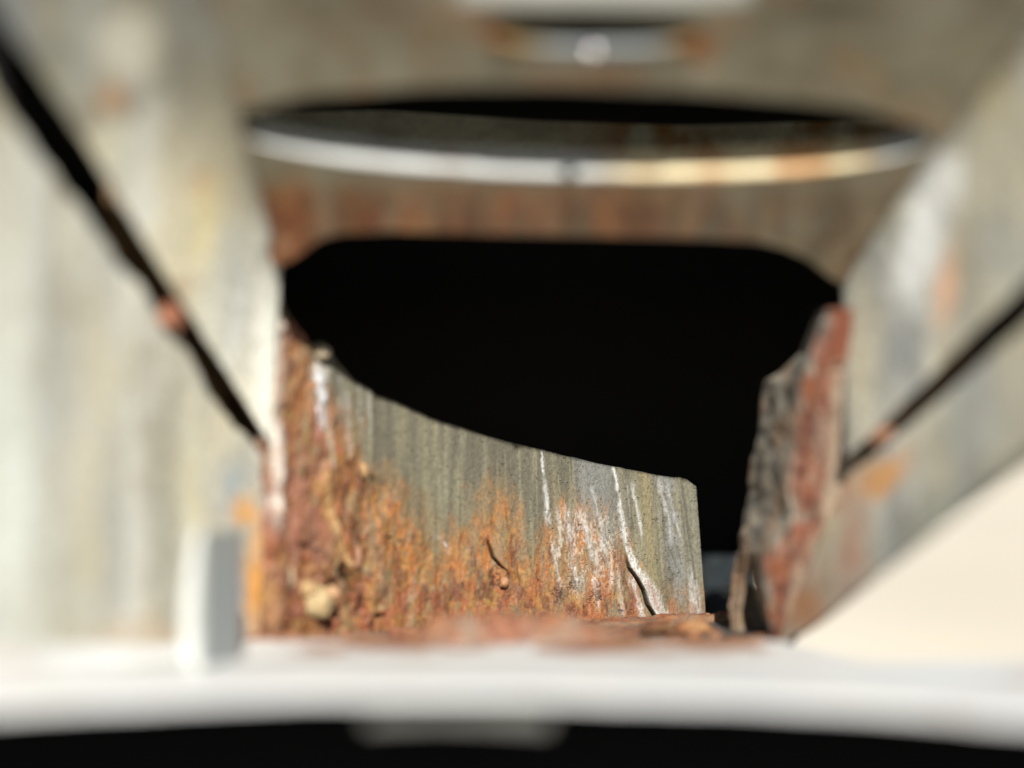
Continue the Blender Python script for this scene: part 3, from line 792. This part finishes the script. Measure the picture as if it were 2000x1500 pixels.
col = tint_(col, rk * sstep(.54, .66, a2) * .7, (0.28, 0.10, 0.035))
col = tint_(col, face * sstep(.56, .68, fbm(px / 16, py / 30, 205, 4)) * .7, (0.075, 0.028, 0.02))
col = tint_(col, (1 - face) * sstep(.5, .62, fbm(px / 20, py / 26, 206, 4)) * .75, (0.055, 0.05, 0.045))
col = tint_(col, face * (1 - sstep(690, 715, py)) * .9, (0.20, 0.064, 0.03))
col = tint_(col, face * (1 - sstep(.05, .4, uu)) * (1 - sstep(690, 715, py)) * .7, (0.32, 0.19, 0.14))
col = tint_(col, face * sstep(.34, .62, uu + .5 * (a2 - .5)) * sstep(715, 770, py) * .85, (0.40, 0.34, 0.24))
col = col * (1 - .22 * face[..., None] * np.array([.7, 1, 1]))
face = face0
dark = np.zeros_like(px)
for b in [(1560, 928, 14, 12, 0, .8), (1502, 866, 12, 10, 0, .8), (1640, 720, 16, 12, 0, .5), (1535, 1050, 12, 26, 25, .5), (1500, 790, 14, 20, 0, .4), (1530, 850, 10, 10, 0, .3)]:
    dark = np.maximum(dark, blob(px, py, *b[:5], hard=.2) * b[5])
relief = (0.04 * (fbm(px / 22, py / 60, 35, 5) - .5) + 0.02 * (fbm(px / 9, py / 16, 40, 4) - .5)) * sstep(0, .25, uu + face) - 0.06 * dark
col = tint_(col, dark, (0.03, 0.016, 0.012))
sheet("jamb", P, 0.10, M_skin, H, {"skin": np.clip(col, 0, 1)}, relief)
# delaminated layer behind the jamb foot, standing apart from it
A = [W(1440, 1078, 18.75), W(1428, 1130, 18.8), W(1424, 1190, 18.85), W(1430, 1262, 18.8)]
Bc = [W(1456, 1082, 18.5), W(1450, 1140, 18.7), W(1442, 1195, 18.75), W(1446, 1262, 18.7)]
P = ruled(A, Bc, 60, 16)
px, py = pix(P)
sheet("scale_layer", P, 0.06, M_rust, H, {"rust": .5 + 0 * px, "white": .25 + 0 * px, "dark": .2 * fbm(px / 9, py / 9, 3), "tint": 0 * px}, 0.05 * (fbm(px / 9, py / 16, 71) - .5))
P = ruled([W(1450, 1130, 19.0), W(1450, 1265, 19.0)], [W(1500, 1180, 18.9), W(1512, 1268, 18.8)], 40, 20)
px, py = pix(P)
sheet("scale_layer", P, 0.05, M_wall, H, {"rust": .2 + 0 * px, "white": .1 + 0 * px, "dark": .3 + 0 * px, "tint": 0 * px}, 0.05 * (fbm(px / 9, py / 16, 72) - .5))

# --- base plate with a rolled front lip
nx_ = 260
xs = np.linspace(-6.5, 6.5, nx_)
edge = np.interp(xs, [-6.5, -3.4, -1.4, 0.2, 1.4, 2.4, 3.4, 6.5], [13.3, 13.62, 13.98, 14.0, 13.95, 13.8, 13.5, 13.0]) + 0.10 * (fbm(xs / 0.8, xs * 0, 47) - .5)
tt_ = np.concatenate([np.linspace(0, 1, 72), [1, 1]])
P = np.zeros((74, nx_, 3))
P[..., 0] = xs[None]; rear = (17.6 - 1.3 * sstep(2.2, 2.9, xs))[None]
P[..., 1] = rear + (edge[None] - rear) * tt_[:, None]
P[..., 2] = -2.2 + 0.02 * (fbm(P[..., 0] / 1.2, P[..., 1] / 1.5, 42) - .5)
P[..., 2] += np.interp(xs, [-6.5, -3.4, -1.4, 0.2, 1.4, 2.4, 3.4, 6.5], [.04, .06, .10, .09, .07, .04, .01, 0])[None] * sstep(0.2, 1, tt_)[:, None]
P[72, :, 1] -= 0.012; P[72, :, 2] -= 0.01; P[73, :, 1] -= 0.016; P[73, :, 2] -= 0.025
n = np.zeros_like(P); n[..., 2] = 1
px, py = pix(P)
rim = sstep(16.3, 17.3, P[..., 1]) * sstep(-2.4, -1.6, P[..., 0]) * (1 - sstep(1.9, 2.25, P[..., 0]))
stn = sstep(.5, .72, fbm(P[..., 0] / .9, P[..., 1] / .5, 53, 4))
rust = .27 * stn + rim * (0.4 + 0.7 * sstep(.4, .6, fbm(P[..., 0] / .4, P[..., 1] / .3, 43))) + 0.18 * sstep(2.2, 3.6, P[..., 0]) * (fbm(P[..., 0] / .8, P[..., 1] / .9, 44))
white = 0 * rust
sheet("base_plate", P, 0.03, M_base, H, {"rust": rust, "white": white, "dark": 0 * rust, "tint": 0.3 * rim}, None, n)
P_ = None
# grey tab hanging below the lip
xs_ = np.linspace(-1.05, 0.30, 40)
P = np.zeros((14, 40, 3))
for r_ in range(14):
    t = r_ / 13
    P[r_, :, 0] = xs_ * (1 - 0.08 * t) - 0.03 * t; P[r_, :, 1] = 14.16 - 0.03 * t; P[r_, :, 2] = -2.10 - 0.27 * t - 0.02 * t * np.sin(xs_ * 3)
sheet("tab", P, 0.1, M_tab, H)
# inner floor and rusted sill
gx = np.linspace(-2.5, 2.22, 300); gd = np.linspace(17.2, 21.0, 150)
GX, GD = np.meshgrid(gx, gd)
pxn = 1000 + GX / (K * GD)
hgt = -2.30 + 0.10 * (fbm(GX / .35, GD / .35, 45, 5) - .5) + 0.05 * (fbm(GX / .09, GD / .09, 46, 3) - .5)
hgt += 0.20 * np.exp(-((GD - 17.75) / .28) ** 2) * sstep(760, 900, pxn) * (1 - sstep(1060, 1250, pxn)) * (0.6 + 0.8 * fbm(GX / .25, GD / .3, 47))
hgt += 0.09 * np.exp(-((GD - 17.7) / .4) ** 2) * (0.4 + 1.2 * fbm(GX / .22, GD / .25, 48)) 
hgt += 0.08 * np.exp(-((GD - 19.8) / .3) ** 2) * sstep(1250, 1330, pxn) * (0.3 + 1.2 * fbm(GX / .12, GD / .12, 49))
P = np.stack([GX, GD, hgt], axis=-1)
rust = 0.55 + 0.5 * sstep(.35, .6, fbm(GX / .3, GD / .3, 50))
pale = (1 - sstep(17.45, 17.9, GD)) * 0.35
dk = 0.35 * sstep(.55, .7, fbm(GX / .18, GD / .14, 52, 4))
n = np.zeros_like(P); n[..., 2] = 1
sheet("sill", P, 0.25, M_rust, H, {"rust": rust, "white": pale, "dark": dk * sstep(18.2, 19.2, GD), "tint": .4 + 0 * GX}, None, n)

# upright fin standing on the base plate left of the opening
P = ruled([W(398, 1036, 15.75), W(438, 1036, 16.1), W(477, 1034, 16.5)], [W(398, 1325, 15.75), W(438, 1300, 16.1), W(477, 1285, 16.5)], 40, 40)
px, py = pix(P)
sheet("fin", P, 0.04, M_blue2, H, {"rust": .8 * sstep(462, 480, px), "white": 0 * px, "dark": 0 * px, "tint": 0 * px})
# its thick rolled front edge
cv = [(392, 1030), (384, 1060), (376, 1120), (370, 1200), (372, 1280), (384, 1330), (404, 1352)]
pts = [W(x, y, 15.65) for x, y in cv]
vv = []; rr = [0.02, 0.035, 0.055, 0.068, 0.07, 0.06, 0.03]
tt = np.linspace(0, len(pts) - 1, 40)
for t in tt:
    c = np.array([np.interp(t, range(len(pts)), [p[k] for p in pts]) for k in range(3)]); r = np.interp(t, range(len(pts)), rr)
    for a in np.linspace(0, 2 * math.pi, 16, endpoint=False):
        vv.append(c + np.array([math.cos(a) * r, math.sin(a) * r, 0]))
ff = [(i * 16 + j, i * 16 + (j + 1) % 16, (i + 1) * 16 + (j + 1) % 16, (i + 1) * 16 + j) for i in range(39) for j in range(16)]
mesh_from("rolled_edge", np.array(vv), np.array(ff), M_edge, H)

# --- dark casing round it all (closed behind the plates)
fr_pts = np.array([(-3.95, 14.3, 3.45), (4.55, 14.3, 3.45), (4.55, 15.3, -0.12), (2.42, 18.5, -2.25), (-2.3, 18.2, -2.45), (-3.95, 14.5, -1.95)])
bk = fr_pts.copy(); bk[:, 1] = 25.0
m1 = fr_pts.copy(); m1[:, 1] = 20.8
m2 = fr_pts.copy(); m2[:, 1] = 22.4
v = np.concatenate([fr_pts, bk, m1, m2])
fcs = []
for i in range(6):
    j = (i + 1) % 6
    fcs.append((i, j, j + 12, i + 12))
    if i != 2:                          # unseen gap added behind the jamb to let light onto the end panel
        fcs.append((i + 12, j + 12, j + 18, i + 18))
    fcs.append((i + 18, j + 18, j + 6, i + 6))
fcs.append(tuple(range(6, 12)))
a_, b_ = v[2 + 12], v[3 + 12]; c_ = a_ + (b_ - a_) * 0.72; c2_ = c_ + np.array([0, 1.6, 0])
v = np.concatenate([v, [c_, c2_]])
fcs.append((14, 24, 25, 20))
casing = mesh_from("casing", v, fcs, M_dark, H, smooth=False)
# baffle seen through the big slot
P = ruled([np.array([-3.6, 19.0, 2.50]), np.array([-1.2, 19.0, 2.54]), np.array([0.3, 19.0, 2.44]), np.array([1.6, 19.0, 2.40]), np.array([3.6, 19.0, 2.46])],
          [np.array([-3.6, 18.6, 1.5]), np.array([3.6, 18.6, 1.5])], 120, 40)
px, py = pix(P)
col = np.zeros(P.shape) + np.array([0.80, 0.76, 0.52])
col = tint_(col, .8 * sstep(.45, .65, fbm(px / 130, py / 60, 171, 4)), (0.56, 0.50, 0.34))
col = tint_(col, 1.0 * sstep(1060, 1260, px) * sstep(.30, .55, fbm(px / 90, py / 90, 172, 4)), (0.48, 0.27, 0.10))
sheet("baffle", P, 0.1, M_skin, H, {"skin": col})
# end panel deep inside; its blue-grey colour stands in for skylight
P = ruled([W(1370, 1085, 22.5), W(1480, 1085, 22.5)], [W(1370, 1200, 22.5), W(1480, 1200, 22.5)], 8, 8)
sheet("end_panel", P, 0.1, M_blue, H)

# lumps of scale on the inner wall foot
for i, (x, y, d, r, c) in enumerate([
        (620, 1180, 18.42, (0.13, 0.09, 0.15), (.42, .31, .16)), (600, 1150, 18.38, (0.09, 0.07, 0.08), (.40, .26, .12)), (648, 1160, 18.5, (0.08, 0.06, 0.08), (.42, .25, .13)),
        (560, 1128, 18.2, (0.07, .05, .10), (.42, .34, .22)), (628, 688, 18.5, (0.085, 0.06, 0.06), (.40, .33, .23)), (985, 1138, 19.66, (0.05, 0.04, 0.05), (.34, .17, .08)),
        (575, 1195, 18.3, (0.09, 0.06, 0.07), (.2, .07, .04)), (700, 1090, 18.86, (0.03, 0.05, 0.12), (.36, .19, .12)), (710, 918, 18.9, (0.04, 0.04, 0.07), (.40, .24, .11))]):
    o = rough_lump("scale_lump", W(x, y, d), r, M_skin, H, 11 + i, 0.35, 1.5, 3, None)
    cc = np.ones((len(o.data.vertices), 4), dtype=np.float32); cc[:, :3] = c
    a = o.data.attributes.new("skin", 'FLOAT_COLOR', 'POINT'); a.data.foreach_set("color", cc.ravel())

# --- loose rust chips lying on the sill: things of their own
chips = [
    ((1356, 1226, 18.75), (0.17, 0.13, 0.085), 21, "large bright orange rust chip lying on the sill below the inner wall's end"),
    ((1355, 1243, 18.3), (0.055, 0.06, 0.05), 22, "small round red rust pellet in front of the large orange chip"),
    ((1398, 1240, 18.4), (0.05, 0.06, 0.04), 23, "tiny orange rust crumb between the large chip and the jamb foot"),
    ((1285, 1226, 18.6), (0.15, 0.12, 0.05), 24, "flat dark brown rust flake on the sill under the cracked white ridge"),
]
for (x, y, d), r, s, lab in chips:
    o = rough_lump("rust_chip", W(x, y, d), r, M_rust, None, s, 0.4, 1.6, 3,
                   {"rust": 1.0, "white": 0., "dark": .45 if s == 24 else 0., "tint": .2})
    o["label"] = lab; o["category"] = "rust chip"; o["group"] = "loose rust chips on the sill"
